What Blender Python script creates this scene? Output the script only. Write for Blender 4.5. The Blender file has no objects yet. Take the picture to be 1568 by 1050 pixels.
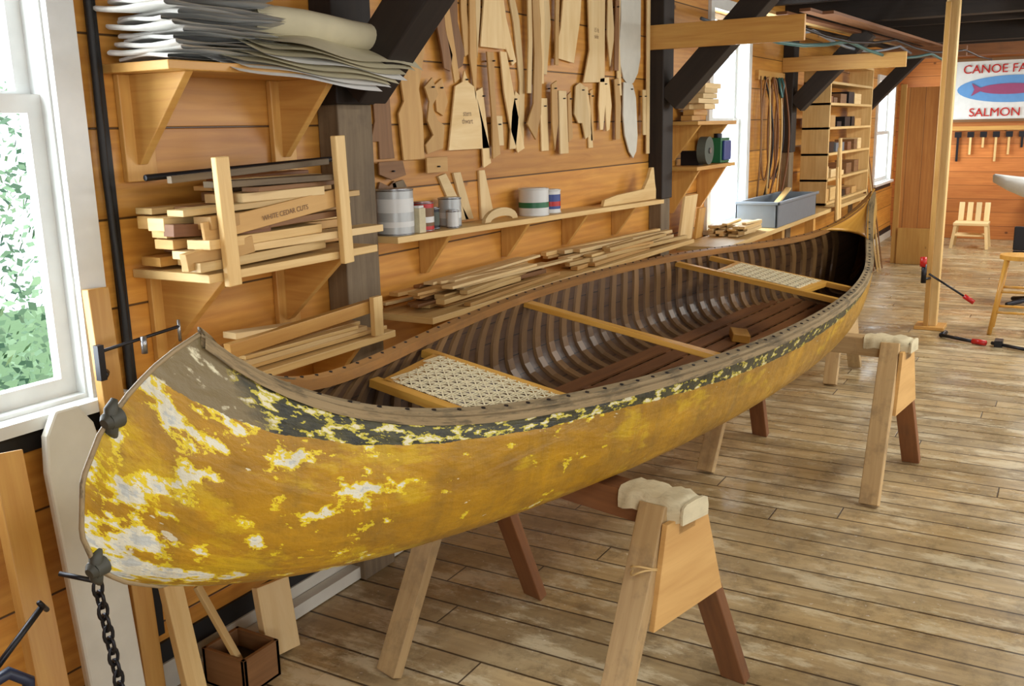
import bpy, math, random
import numpy as np
from mathutils import Matrix, Vector
random.seed(7); np.random.seed(7)
V=Vector
sc=bpy.context.scene
COL=bpy.context.collection
def lin(c):
    return tuple((x/255/12.92 if x/255<=.04045 else ((x/255+.055)/1.055)**2.4) for x in c)+(1,)
# ------------------------------------------------------------------ materials
class NT:
    def __init__(s,name):
        s.m=bpy.data.materials.new(name); s.m.use_nodes=True; s.t=s.m.node_tree
        s.b=s.t.nodes['Principled BSDF']
    def n(s,ty,inp=None,**kw):
        nd=s.t.nodes.new(ty)
        for k,v in kw.items(): setattr(nd,k,v)
        if inp:
            for k,v in inp.items():
                if hasattr(v,'is_output'): s.t.links.new(v,nd.inputs[k])
                else: nd.inputs[k].default_value=v
        return nd
    def math(s,op,a,b=0.0,c=0.0,clamp=False):
        nd=s.n('ShaderNodeMath',{0:a,1:b,2:c},operation=op); nd.use_clamp=clamp; return nd.outputs[0]
    def mix(s,f,a,b,bt='MIX'):
        nd=s.n('ShaderNodeMix',data_type='RGBA',blend_type=bt)
        for k,v in ((0,f),(6,a),(7,b)):
            if hasattr(v,'is_output'): s.t.links.new(v,nd.inputs[k])
            else: nd.inputs[k].default_value=v
        return nd.outputs[2]
    def noise(s,vec,scale,detail=4,rough=.5,dist=0):
        return s.n('ShaderNodeTexNoise',{'Vector':vec,'Scale':scale,'Detail':detail,'Roughness':rough,'Distortion':dist}).outputs[0]
    def mapv(s,vec,scale,loc=(0,0,0)):
        return s.n('ShaderNodeMapping',{'Vector':vec,'Scale':scale,'Location':loc}).outputs[0]
    def step(s,v,lo,hi):
        nd=s.n('ShaderNodeMapRange',{0:v,1:lo,2:hi,3:0.0,4:1.0}); return nd.outputs[0]
    def set(s,**kw):
        for k,v in kw.items():
            k=k.replace('_',' ')
            if hasattr(v,'is_output'): s.t.links.new(v,s.b.inputs[k])
            else: s.b.inputs[k].default_value=v
    def bump(s,h,st=.3,d=.01):
        nd=s.n('ShaderNodeBump',{'Height':h,'Strength':st,'Distance':d}); s.t.links.new(nd.outputs[0],s.b.inputs['Normal'])
def plain(name,c,rough=.5,metal=0,spec=.5):
    m=NT(name)
    tc=m.n('ShaderNodeTexCoord').outputs['Object']
    nz=m.noise(tc,14,4)
    col=m.mix(m.math('MULTIPLY',nz,.5),lin(c),tuple(x*.6 for x in lin(c)[:3])+(1,))
    m.set(Base_Color=col,Roughness=rough,Metallic=metal); return m.m
def wood(name,c1,c2,rough=.55,grain=1.0,knots=False,dirt=0,bump=.15):
    m=NT(name)
    uv=m.n('ShaderNodeUVMap').outputs[0]
    at=m.n('ShaderNodeAttribute',attribute_name='rnd').outputs['Fac']
    g=m.noise(m.mapv(uv,(1.6,26*grain,1)),1.6,6,.6,.6)
    g2=m.noise(m.mapv(uv,(.8,6,1)),1.4,3,.5,.3)
    f=m.step(m.math('ADD',m.math('MULTIPLY',g,.7),m.math('MULTIPLY',g2,.5)),.35,.85)
    col=m.mix(f,lin(c1),lin(c2))
    if knots:
        vo=m.n('ShaderNodeTexVoronoi',{'Vector':m.mapv(uv,(1.0,1.6,1)),'Scale':2.6}).outputs['Distance']
        col=m.mix(m.math('MULTIPLY',m.math('SUBTRACT',1,m.step(vo,.03,.07)),.75),col,lin((95,50,20)))
    if dirt:
        dn=m.noise(m.mapv(uv,(1,1,1)),5,5,.7)
        col=m.mix(m.math('MULTIPLY',m.step(dn,.5,.75),dirt),col,lin((70,60,50)))
    br=m.n('ShaderNodeCombineColor',{0:at,1:at,2:at}).outputs[0]
    col=m.mix(1.0,col,br,'MULTIPLY')
    m.set(Base_Color=col,Roughness=rough); m.bump(g,bump,.003); return m.m
def boards(name,c1,c2,pitch,along,across,rough=.4,tint=.3,gap=.012,knots=True,gloss_var=False,joint=2.7,worn=None,off=0.0):
    m=NT(name)
    tc=m.n('ShaderNodeTexCoord').outputs['Object']
    sp=m.n('ShaderNodeSeparateXYZ',{0:tc})
    A=sp.outputs[along]; Cc=sp.outputs[across]
    w=m.math('DIVIDE',m.math('ADD',Cc,50+off),pitch)
    idx=m.math('FLOOR',w); fr=m.math('FRACT',w)
    r1=m.n('ShaderNodeTexWhiteNoise',{'W':idx},noise_dimensions='1D').outputs[0]
    al=m.math('DIVIDE',m.math('ADD',m.math('ADD',A,60),m.math('MULTIPLY',r1,joint)),joint)
    j=m.math('FLOOR',al); jf=m.math('FRACT',al)
    r2=m.n('ShaderNodeTexWhiteNoise',{'W':m.math('ADD',m.math('MULTIPLY',idx,13.7),j)},noise_dimensions='1D').outputs[0]
    vec=m.n('ShaderNodeCombineXYZ',{0:m.math('MULTIPLY',A,1.3),1:m.math('MULTIPLY',Cc,16),2:m.math('MULTIPLY',r2,40)}).outputs[0]
    g=m.noise(vec,1.5,6,.62,.8)
    vec2=m.n('ShaderNodeCombineXYZ',{0:m.math('MULTIPLY',A,.6),1:m.math('MULTIPLY',Cc,4),2:m.math('MULTIPLY',r2,20)}).outputs[0]
    g2=m.noise(vec2,1.5,3,.5,.4)
    f=m.step(m.math('ADD',m.math('MULTIPLY',g,.75),m.math('MULTIPLY',g2,.45)),.38,.82)
    col=m.mix(f,lin(c1),lin(c2))
    if not worn:
        st=m.noise(tc,.8,4,.6); col=m.mix(m.math('MULTIPLY',m.step(st,.45,.75),.45),col,lin((150,92,34)))
        fg=m.n('ShaderNodeTexWave',{'Vector':vec,'Scale':.55,'Distortion':9,'Detail':2,'Detail Scale':.6},wave_type='BANDS',bands_direction='Y').outputs[1]
        col=m.mix(m.math('MULTIPLY',fg,.16),col,lin((140,80,28)))
    if knots:
        vv=m.n('ShaderNodeCombineXYZ',{0:A,1:m.math('MULTIPLY',Cc,1.3),2:m.math('MULTIPLY',r2,9)}).outputs[0]
        vo=m.n('ShaderNodeTexVoronoi',{'Vector':vv,'Scale':2.8}).outputs['Distance']
        col=m.mix(m.math('MULTIPLY',m.math('SUBTRACT',1,m.step(vo,.04,.085)),.85),col,lin((84,42,16)))
    t=m.math('ADD',m.math('MULTIPLY',r2,tint),1-tint*.6)
    col=m.mix(1.0,col,m.n('ShaderNodeCombineColor',{0:t,1:t,2:t}).outputs[0],'MULTIPLY')
    if worn:
        wn=m.noise(tc,.9,5,.65)
        col=m.mix(m.math('MULTIPLY',m.step(wn,.42,.66),.6),col,lin(worn))
        wn2=m.noise(tc,5,7,.8)
        col=m.mix(m.math('MULTIPLY',m.step(wn2,.48,.64),.6),col,lin((104,90,66)))
        wn4=m.noise(m.mapv(tc,(3,1,1)),2.2,7,.75)
        col=m.mix(m.math('MULTIPLY',m.step(wn4,.52,.60),.55),col,lin((222,210,176)))
        wn3=m.noise(tc,38,2,.5)
        col=m.mix(m.math('MULTIPLY',m.step(wn3,.70,.74),.6),col,lin((220,212,198)))
    gp=m.math('MINIMUM',fr,m.math('SUBTRACT',1,fr))
    gm=m.math('SUBTRACT',1,m.step(gp,gap*.5,gap*1.3))
    if joint<20:
        jp=m.math('SUBTRACT',1,m.step(m.math('MINIMUM',jf,m.math('SUBTRACT',1,jf)),.0006,.0014))
        gm=m.math('MAXIMUM',gm,jp)
    col=m.mix(m.math('MULTIPLY',gm,.9),col,lin((40,24,12)))
    if gloss_var:
        rn=m.noise(tc,2.2,4,.6)
        m.set(Roughness=m.n('ShaderNodeMapRange',{0:rn,1:.35,2:.65,3:rough-.12,4:rough+.22}).outputs[0])
    else: m.set(Roughness=rough)
    m.set(Base_Color=col)
    m.bump(m.math('SUBTRACT',m.math('MULTIPLY',g,.2),gm),.4,.006)
    return m.m
M={}
M['wall']=boards('pine_wall_boards',(224,166,76),(186,122,44),.262,0,2,rough=.42,tint=.34,gap=.014,joint=100,off=.07)
M['wallx']=boards('pine_wall_boards_cross',(206,132,66),(172,98,44),.2,1,2,rough=.45,tint=.25,joint=100)
M['wallv']=boards('pine_boards_vertical',(198,140,76),(168,106,50),.18,2,1,rough=.45,tint=.25,joint=100)
M['floor']=boards('worn_floor_boards',(196,170,122),(138,114,76),.150,1,0,rough=.28,tint=.46,gap=.035,knots=False,gloss_var=True,joint=3.1,worn=(178,162,128))
M['ceil']=boards('dark_ceiling_boards',(92,62,40),(62,40,26),.2,0,1,rough=.7,tint=.4)
M['pine']=wood('pale_pine',(230,202,142),(200,160,96),.5)
M['pine2']=wood('honey_pine',(214,170,94),(182,128,60),.45,knots=True)
M['birch']=wood('pattern_plywood',(234,210,160),(212,178,118),.6,grain=.5)
M['birch2']=wood('pattern_plywood_aged',(210,170,106),(182,138,78),.6,grain=.5)
M['brownw']=wood('brown_pattern_wood',(150,108,66),(112,76,42),.6)
M['grey']=wood('weathered_wood',(138,120,92),(94,78,58),.7,dirt=.5)
M['dark']=wood('dark_timber',(46,36,28),(24,18,14),.7)
M['horse']=wood('sawhorse_wood',(202,174,126),(164,132,86),.6,dirt=.6)
M['redw']=wood('reddish_wood',(144,96,56),(110,68,40),.6,dirt=.3)
M['yellowpine']=wood('varnished_ash',(218,170,80),(188,130,48),.35)
M['white']=plain('white_paint',(226,230,228),.4)
M['whitew']=plain('primed_white_board',(216,214,200),.5)
M['paper']=plain('rolled_paper',(206,198,166),.8)
M['paper2']=plain('white_paper',(236,236,232),.8)
M['black']=plain('black_rubber',(22,22,22),.6)
M['iron']=plain('dark_iron',(48,48,52),.4,.7)
M['plug']=plain('stem_fitting',(64,64,54),.6)
M['steel']=plain('steel',(160,162,165),.3,.9)
M['red']=plain('red_paint',(190,30,25),.35)
M['blue']=plain('blue_paint',(45,70,140),.4)
M['dkblue']=plain('dark_blue_paint',(24,36,62),.4)
M['green']=plain('green_paint',(35,110,70),.4)
M['teal']=plain('teal_hose',(60,110,110),.4)
M['canvas']=wood('dusty_canvas_cloth',(216,206,172),(192,180,146),.9,dirt=.35)
M['tub']=plain('grey_plastic',(120,130,140),.4)
M['cangrey']=plain('can_grey',(186,190,188),.35,.2)
M['canwhite']=plain('can_white',(222,224,220),.35)
M['brownlbl']=plain('brown_label',(120,85,50),.5)
M['grind']=plain('grinding_wheel',(92,98,88),.8)
# ------------------------------------------------------------------ builder
class B:
    def __init__(s): s.v=[];s.f=[];s.fm=[];s.uv=[];s.r=[];s.ms=[];s.sm=[]
    def mi(s,m):
        m=M[m] if isinstance(m,str) else m
        if m not in s.ms: s.ms.append(m)
        return s.ms.index(m)
    def add(s,vs,fs,mat,uvf,rnd=None,smooth=False):
        o=len(s.v); i=s.mi(mat); rnd=random.uniform(.8,1.1) if rnd is None else rnd
        s.v+= [tuple(x) for x in vs]
        for k,f in enumerate(fs):
            s.f.append([o+a for a in f]); s.fm.append(i); s.r.append(rnd); s.sm.append(smooth)
            s.uv.append(uvf(k,f))
    def box(s,c,size,rot=None,mat='pine',rnd=None):
        h=[x/2 for x in size]; c=V(c)
        L=[V((a*h[0],b*h[1],d*h[2])) for a in(-1,1) for b in(-1,1) for d in(-1,1)]
        W=[c+(rot@p if rot else p) for p in L]
        fs=[(0,1,3,2),(4,6,7,5),(0,4,5,1),(2,3,7,6),(0,2,6,4),(1,5,7,3)]
        ax=max(range(3),key=lambda i:size[i]); oth=[i for i in range(3) if i!=ax]; off=random.uniform(0,30)
        def uvf(k,f):
            fa=k//2; 
            o2=[i for i in oth if i!=fa]; a2=o2[0] if o2 else oth[0]
            if fa==ax: return [(L[q][oth[0]]+off,L[q][oth[1]]+off) for q in f]
            return [(L[q][ax]+off,L[q][a2]+off+fa*.3) for q in f]
        s.add(W,fs,mat,uvf,rnd)
    def bb(s,x0,x1,y0,y1,z0,z1,mat='pine',rnd=None):
        s.box(((x0+x1)/2,(y0+y1)/2,(z0+z1)/2),(abs(x1-x0),abs(y1-y0),abs(z1-z0)),None,mat,rnd)
    def beam(s,p0,p1,w,h,mat='pine',up=(0,0,1),rnd=None):
        p0=V(p0);p1=V(p1);d=p1-p0;x=d.normalized();u=V(up)
        y=u.cross(x)
        if y.length<1e-4: y=V((0,1,0))
        y.normalize();z=x.cross(y)
        rot=Matrix((x,y,z)).transposed()
        s.box((p0+p1)/2,(d.length,w,h),rot,mat,rnd)
    def prism(s,poly,O,ex,ey,th,mat='birch',rnd=None,smooth=False):
        O=V(O);ex=V(ex);ey=V(ey);ez=ex.cross(ey).normalized()
        n=len(poly); 
        P=[O+ex*a+ey*b for a,b in poly]; Q=[p+ez*th for p in P]
        fs=[tuple(range(n))[::-1],tuple(range(n,2*n))]+[(i,(i+1)%n,(i+1)%n+n,i+n) for i in range(n)]
        w=max(p[0] for p in poly)-min(p[0] for p in poly); h=max(p[1] for p in poly)-min(p[1] for p in poly)
        off=random.uniform(0,30)
        pp=list(poly)+list(poly)
        def uvf(k,f):
            if w>=h: return [(pp[q][0]+off,pp[q][1]+off) for q in f]
            return [(pp[q][1]+off,pp[q][0]+off) for q in f]
        s.add(P+Q,fs,mat,uvf,rnd)
    def cyl(s,p0,p1,r0,r1=None,mat='steel',n=18,rnd=None,cap=True):
        r1=r0 if r1 is None else r1
        p0=V(p0);p1=V(p1);d=(p1-p0);z=d.normalized();x=z.orthogonal().normalized();y=z.cross(x)
        vs=[];
        for p,r in((p0,r0),(p1,r1)):
            for i in range(n):
                a=2*math.pi*i/n; vs.append(p+x*math.cos(a)*r+y*math.sin(a)*r)
        fs=[(i,(i+1)%n,(i+1)%n+n,i+n) for i in range(n)]
        L=d.length
        s.add(vs,fs,mat,lambda k,f:[(0 if q<n else L,(q%n)/n*6.28*r0) for q in f],rnd,True)
        if cap: s.add(vs,[tuple(range(n))[::-1],tuple(range(n,2*n))],mat,lambda k,f:[(vs[q].x,vs[q].y) for q in f],rnd)
    def tube(s,pts,r,mat,n=8,rnd=None,closed=False):
        pts=[V(p) for p in pts]; m=len(pts); vs=[]
        prev=None
        for i,p in enumerate(pts):
            a=pts[(i-1)%m] if (i>0 or closed) else p; b=pts[(i+1)%m] if (i<m-1 or closed) else p
            t=(b-a).normalized()
            if prev is None: x=t.orthogonal().normalized()
            else:
                x=prev-t*prev.dot(t); x.normalize()
            prev=x; y=t.cross(x)
            rr=r[i] if isinstance(r,(list,tuple)) else r
            for k in range(n):
                g=2*math.pi*k/n; vs.append(p+x*math.cos(g)*rr+y*math.sin(g)*rr)
        fs=[]
        for i in range(m if closed else m-1):
            j=(i+1)%m
            for k in range(n): fs.append((i*n+k,i*n+(k+1)%n,j*n+(k+1)%n,j*n+k))
        if not closed: fs+= [tuple(range(n))[::-1],tuple(range((m-1)*n,m*n))]
        s.add(vs,fs,mat,lambda k,f:[((q//n)*.05,(q%n)*.01) for q in f],rnd,True)
    def grid(s,G,mat,uvg=None,rnd=1.0,flip=False,smooth=True):
        nu=len(G);nv=len(G[0]); vs=[p for row in G for p in row]; fs=[]
        for i in range(nu-1):
            for j in range(nv-1):
                f=(i*nv+j,(i+1)*nv+j,(i+1)*nv+j+1,i*nv+j+1); fs.append(f[::-1] if flip else f)
        uvs=[q for row in uvg for q in row] if uvg else [(i*.1,j*.1) for i in range(nu) for j in range(nv)]
        s.add(vs,fs,mat,lambda k,f:[uvs[q] for q in f],rnd,smooth)
    def obj(s,name,parent=None,bevel=0,mw=None):
        me=bpy.data.meshes.new(name); me.from_pydata(s.v,[],s.f); 
        for m in s.ms: me.materials.append(m)
        me.polygons.foreach_set('material_index',s.fm); me.polygons.foreach_set('use_smooth',s.sm)
        ul=me.uv_layers.new(name='UVMap'); fl=[c for f in s.uv for q in f for c in (q[0],q[1])]
        ul.data.foreach_set('uv',fl)
        at=me.attributes.new('rnd','FLOAT','CORNER'); at.data.foreach_set('value',[r for r,f in zip(s.r,s.f) for _ in f])
        me.update(); me.validate()
        o=bpy.data.objects.new(name,me); COL.objects.link(o)
        if parent: o.parent=parent
        if mw is not None: o.matrix_world=mw
        if bevel:
            b=o.modifiers.new('bevel','BEVEL'); b.width=bevel; b.segments=2; b.limit_method='ANGLE'
        return o
def empty(name,mw=None):
    e=bpy.data.objects.new(name,None); COL.objects.link(e); e.empty_display_size=.1
    if mw is not None: e.matrix_world=mw
    return e
def text(s,size,mw,mat,name,parent=None,ext=.0006):
    c=bpy.data.curves.new(name,'FONT'); c.body=s; c.size=size; c.align_x='CENTER'; c.extrude=ext; c.materials.append(M[mat]); o=bpy.data.objects.new(name,c); COL.objects.link(o)
    if parent: o.parent=parent
    o.matrix_world=mw; return o
WY=2.45
# ------------------------------------------------------------------ room
def wall_with_holes(name,a0,a1,z0,z1,holes,fn,mat):
    b=B(); x=a0
    for h in sorted(holes):
        fn(b,x,h[0],z0,z1); fn(b,h[0],h[1],z0,h[2]); fn(b,h[0],h[1],h[3],z1); x=h[1]
    fn(b,x,a1,z0,z1); return b.obj(name)
XR,XB,YR,ZC=-2.2,16.0,-5.0,2.9
HW=[(.66,1.72,1.04,2.72),(7.25,8.15,.98,2.62),(14.3,15.6,.9,2.3)]
wall_with_holes('wall_left',XR,XB,0,ZC,HW,lambda b,p,q,z,w:b.bb(p,q,WY,WY+.14,z,w,'wall',1),'wall')
HR=[(0,2.4,.9,2.5),(4,6.4,.9,2.5),(8,10.4,.9,2.5)]
wall_with_holes('wall_right',XR,XB,0,ZC,HR,lambda b,p,q,z,w:b.bb(p,q,YR-.14,YR,z,w,'wall',1),'wall')
wall_with_holes('wall_rear',YR,WY,0,ZC,[(-3.4,-.6,.9,2.5)],lambda b,p,q,z,w:b.bb(XR-.14,XR,p,q,z,w,'wallx',1),'wall')
b=B(); b.bb(XB,XB+.14,YR,WY+.14,0,ZC,'wallx',1); b.obj('wall_back')
b=B(); b.bb(XR-.14,XB+.14,YR-.14,WY+.14,-.1,0,'floor',1); b.obj('floor')
b=B(); b.bb(XR-.14,XB+.14,YR-.14,WY+.14,ZC,ZC+.1,'ceil',1)
b.obj('ceiling')
b=B()
for x in (2.9,6.1,9.4,12.6): b.bb(x-.09,x+.09,YR,WY,2.64,2.9,'dark')
for x in (7.7,8.5,10.4,11.3,13.6,14.6): b.bb(x-.05,x+.05,YR,WY,2.74,2.9,'dark')
b.bb(XR,XB,.2,.4,2.72,2.9,'dark'); b.obj('ceiling_beams')
b=B(); b.bb(XR,XB,WY-.02,WY,0,.1,'whitew'); b.bb(XR,XB,WY-.012,WY,.1,.17,'black'); b.obj('baseboard_left')
def window(name,h,mid):
    x0,x1,z0,z1=h; b=B(); y=WY
    c=.085
    b.bb(x0-c,x0,y-.025,y,z0,z1,'white',1); b.bb(x1,x1+c,y-.025,y,z0,z1,'white',1)
    b.bb(x0-c,x1+c,y-.025,y,z1,z1+c,'white',1)
    b.bb(x0-c-.02,x1+c+.02,y-.06,y,z0-.035,z0,'white',1)
    b.bb(x0,x1,y,y+.14,z0,z0+.012,'white',1)
    b.bb(x0-c,x1+c,y-.02,y,z0-.1,z0-.035,'black',1)
    for (a,e,yy) in ((z0+.012,mid+.02,y+.04),(mid-.02,z1-.003,y+.08)):
        b.bb(x0+.006,x0+.05,yy,yy+.035,a,e,'white',1); b.bb(x1-.05,x1-.006,yy,yy+.035,a,e,'white',1)
        b.bb(x0+.05,x1-.05,yy,yy+.035,a,a+.05,'white',1); b.bb(x0+.05,x1-.05,yy,yy+.035,e-.05,e,'white',1)
    b.bb(x0,x0+.006,y,y+.14,z0+.012,z1,'white',1); b.bb(x1-.006,x1,y,y+.14,z0+.012,z1,'white',1)
    return b.obj(name)
window('window_1',HW[0],1.88); window('window_2',HW[1],1.8); window('window_3',HW[2],1.6)
b=B(); b.tube([(1.845,2.42,2.85),(1.85,2.42,2.2),(1.842,2.42,1.7),(1.852,2.42,1.3),(1.845,2.42,.9),(1.86,2.42,.4)],.011,'black'); 
b.bb(1.855,1.885,2.437,2.45,.2,2.85,'black'); b.obj('weather_strip')
def timber_post(x,w,zsplit,ysize,knee=True,plank=None):
    b=B(); b.bb(x-w/2,x+w/2,WY-ysize,WY-.001,.0,zsplit,'grey',.95); b.bb(x-w/2-.012,x+w/2+.012,WY-ysize-.01,WY-.001,zsplit,2.64,'dark'); b.obj('timber_post',None,.006)
    if knee:
        b=B(); b.beam((x,WY-ysize-.03,1.93),(x,1.72,2.56),.15,.16,'dark',up=(1,0,0)); b.obj('knee_brace',None,.006)
    if plank:
        b=B(); b.bb(x-w/2-.045,x-w/2-.013,plank[0],WY-.002,plank[1],plank[2],'pine2',1.05); b.obj('tie_plank',None,.003)
timber_post(2.90,.20,1.88,.10)
timber_post(6.12,.16,1.3,.09,True,(1.46,2.25,2.40))
timber_post(9.4,.16,1.5,.09,True,(1.37,2.23,2.36))
timber_post(12.75,.16,1.5,.09,True)
# ------------------------------------------------------------------ canoe
A0=V((1.212,1.377,1.421)); B0=V((6.100,1.037,1.368)); L=(B0-A0).length
u=(B0-A0).normalized(); lat=V((-u.y,u.x,0)).normalized(); up=u.cross(lat); he=.154
lat2=lat*math.cos(he)+up*math.sin(he); up2=up*math.cos(he)-lat*math.sin(he)
CM=Matrix(((u.x,lat2.x,up2.x,A0.x),(u.y,lat2.y,up2.y,A0.y),(u.z,lat2.z,up2.z,A0.z),(0,0,0,1)))
GX=[0,.06,.15,.28,.44,.65,.81,.91,1]; XX=[0,-.076,-.14,-.203,-.239,-.243,-.215,-.162,-.083]
GM=.281
def beamw(t):
    w=abs(2*t-1); return .449*max(0,1-w**2.155)**1.08
def sheer(t): w=abs(2*t-1); return -GM*(1-w**8.2)
def keel(t): w=abs(2*t-1); return -.633+.139*w**9
def sect(t,al,off=0.0):
    w=abs(2*t-1); n=4.3-2.0*w**5
    c=max(0,math.cos(al)); s=math.sin(al)
    r=1/((c**n+s**n)**(1/n)); yy=r*c; zz=r*s
    bw=max(0,beamw(t)-off); zs=sheer(t); kz=keel(t)+off
    x0=float(np.interp(zz,GX,XX))*(1 if off==0 else .9)
    x=x0+t*(L-2*x0)
    return x,bw*yy*(1-.03*math.sin(math.pi*min(1,max(0,1-zz)))),zs+(kz-zs)*zz
m=NT('flaking_mustard_paint')
uv=m.n('ShaderNodeUVMap').outputs[0]; sp=m.n('ShaderNodeSeparateXYZ',{0:uv}); S=sp.outputs[0]; D=sp.outputs[1]
n1=m.noise(m.mapv(uv,(1,2.2,1)),3.2,6,.6); n2=m.noise(m.mapv(uv,(1,1.5,1)),9,6,.7)
col=m.mix(m.step(n1,.35,.68),lin((184,138,22)),lin((144,104,24)))
col=m.mix(m.math('MULTIPLY',m.step(n2,.48,.7),.5),col,lin((108,84,32)))
n3=m.noise(m.mapv(uv,(1,2.0,1),(3,1,0)),3.4,7,.68)
bowf=m.step(S,1.1,-.2)
br=m.step(m.math('ADD',n3,m.math('MULTIPLY',bowf,.07)),.575,.64)
col=m.mix(m.math('MULTIPLY',br,.5),col,lin((206,174,22)))
n4=m.noise(m.mapv(uv,(.95,1.4,1),(7,2,0)),11,10,.64)
n4b=m.noise(m.mapv(uv,(1,1.2,1),(2.6,6.3,0)),4.0,2,.5)
bow2=m.math('MULTIPLY',m.step(S,.46,-.14),m.step(D,.02,.1))
fl=m.math('ADD',m.math('ADD',n4,m.math('MULTIPLY',bow2,.12)),m.math('MULTIPLY',m.math('SUBTRACT',n4b,.5),.34))
fm=m.math('MULTIPLY',fl,m.step(S,1.5,1.1))
col=m.mix(m.step(fm,.607,.612),col,lin((220,196,36)))
col=m.mix(m.step(fm,.646,.650),col,lin((216,214,194)))
col=m.mix(m.math('MULTIPLY',m.step(fm,.71,.72),.7),col,lin((176,186,190)))
n5=m.noise(m.mapv(uv,(.8,1.8,1),(1,9,0)),17,4,.55)
col=m.mix(m.step(m.math('ADD',n5,m.math('MULTIPLY',bow2,.03)),.708,.714),col,lin((212,204,176)))
n7=m.noise(m.mapv(uv,(5,.7,1)),2.0,5,.65)
col=m.mix(m.math('MULTIPLY',m.step(n7,.5,.7),.4),col,lin((92,72,34)))
edge=m.math('ADD',D,m.math('MULTIPLY',m.math('SUBTRACT',n2,.5),.03))
bw_=m.n('ShaderNodeMapRange',{0:S,1:.0,2:1.2,3:.12,4:.094}).outputs[0]
band=m.math('LESS_THAN',edge,bw_)
n6=m.noise(m.mapv(uv,(.8,1.4,1),(4,4,0)),27,7,.6)
bcol=m.mix(m.step(n2,.4,.6),lin((26,28,16)),lin((68,66,38)))
zone=m.math('MULTIPLY',m.step(S,3.4,1.0),.060)
fl2=m.math('ADD',n6,zone)
bcol=m.mix(m.step(fl2,.585,.592),bcol,lin((190,178,54)))
bcol=m.mix(m.step(fl2,.638,.644),bcol,lin((214,208,176)))
tipm=m.step(m.math('ADD',S,m.math('MULTIPLY',n3,.3)),.25,.19)
bcol=m.mix(m.math('MULTIPLY',tipm,m.step(n6,.66,.58)),bcol,lin((118,104,72)))
col=m.mix(band,col,bcol)
m.set(Base_Color=col,Roughness=m.n('ShaderNodeMapRange',{0:n2,1:.3,2:.7,3:.32,4:.56}).outputs[0])
wr=m.noise(m.mapv(uv,(7,1.5,1)),1.2,4,.5,.5); wr2=m.noise(m.mapv(uv,(1,3,1),(5,5,0)),3,3,.5,.8)
m.bump(m.math('ADD',m.math('ADD',m.math('MULTIPLY',wr,.9),wr2),m.math('ADD',m.math('MULTIPLY',fl,.5),m.math('MULTIPLY',n2,.25))),.6,.02)
M['hull']=m.m
m=NT('cedar_planking_dark')
uv=m.n('ShaderNodeUVMap').outputs[0]; sp=m.n('ShaderNodeSeparateXYZ',{0:uv})
g=m.noise(m.mapv(uv,(2,30,1)),1.5,5,.6)
col=m.mix(g,lin((92,64,40)),lin((52,36,24)))
fr=m.math('FRACT',m.math('DIVIDE',sp.outputs[1],.075)); gp=m.math('LESS_THAN',fr,.05)
col=m.mix(gp,col,lin((20,14,10)))
m.set(Base_Color=col,Roughness=.45); m.bump(m.math('SUBTRACT',g,gp),.3,.004); M['plank']=m.m
M['rib']=wood('dark_cedar_rib',(140,106,66),(92,66,40),.40)
M['floorslat']=wood('cedar_floor_slats',(142,94,52),(100,62,36),.5)
m=NT('worn_gunwale')
uv=m.n('ShaderNodeUVMap').outputs[0]
g=m.noise(m.mapv(uv,(2,40,1)),1.5,5,.6); g2=m.noise(m.mapv(uv,(1,3,1)),6,5,.7)
col=m.mix(g,lin((168,148,112)),lin((116,98,68)))
col=m.mix(m.math('MULTIPLY',m.step(g2,.5,.6),.7),col,lin((66,60,46)))
m.set(Base_Color=col,Roughness=.6); m.bump(g2,.4,.004); M['gun_r']=m.m
M['gun_l']=wood('varnished_gunwale',(166,118,62),(120,82,44),.4,dirt=.5)
canoe=empty('canoe',CM)
NTt=90; al=[math.pi/2*i/22 for i in range(23)]
b=B()
ts=[.5-.5*math.cos(math.pi*i/NTt) for i in range(NTt+1)]
for sgn in (1,-1):
    G=[];UVG=[]
    for t in ts:
        row=[];uvr=[];d=0;pv=None
        for a in al:
            x,y,z=sect(t,a); p=V((x,sgn*y,z))
            if pv is not None: d+=(p-pv).length
            pv=p; row.append(p); uvr.append((x,d+(0 if sgn<0 else 5)))
        G.append(row);UVG.append(uvr)
    b.grid(G,'hull',UVG,1.0,flip=(sgn>0))
b.obj('canvas_skin',canoe)
b=B(); TI=[.03+.94*i/70 for i in range(71)]; OFF=.014
for sgn in (1,-1):
    G=[];UVG=[]
    for t in TI:
        row=[];uvr=[];d=0;pv=None
        for a in al:
            x,y,z=sect(t,a,OFF); p=V((x,sgn*y,z))
            if pv is not None: d+=(p-pv).length
            pv=p; row.append(p); uvr.append((x,d))
        G.append(row);UVG.append(uvr)
    b.grid(G,'plank',UVG,1.0,flip=(sgn<0))
b.obj('cedar_planking',canoe)
b=B()
nr=44
alr=[math.pi/2*i/16 for i in range(17)]
for k in range(nr):
    t=.075+.85*k/(nr-1); ht=.023/L
    path=[(a,1) for a in alr]+[(a,-1) for a in alr[::-1][1:]]
    G=[[],[],[],[]];UVG=[[],[],[],[]]
    for j,(a,sgn) in enumerate(path):
        for q,(dt,of) in enumerate(((-ht,OFF-.002),(-ht*.8,OFF+.009),(ht*.8,OFF+.009),(ht,OFF-.002))):
            x,y,z=sect(t+dt,a,of); G[q].append(V((x,sgn*y,z))); UVG[q].append((j*.04+k,q*.02))
    b.grid(G,'rib',UVG,random.uniform(.75,1.15),flip=True,smooth=False)
b.obj('ribs',canoe)
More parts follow.
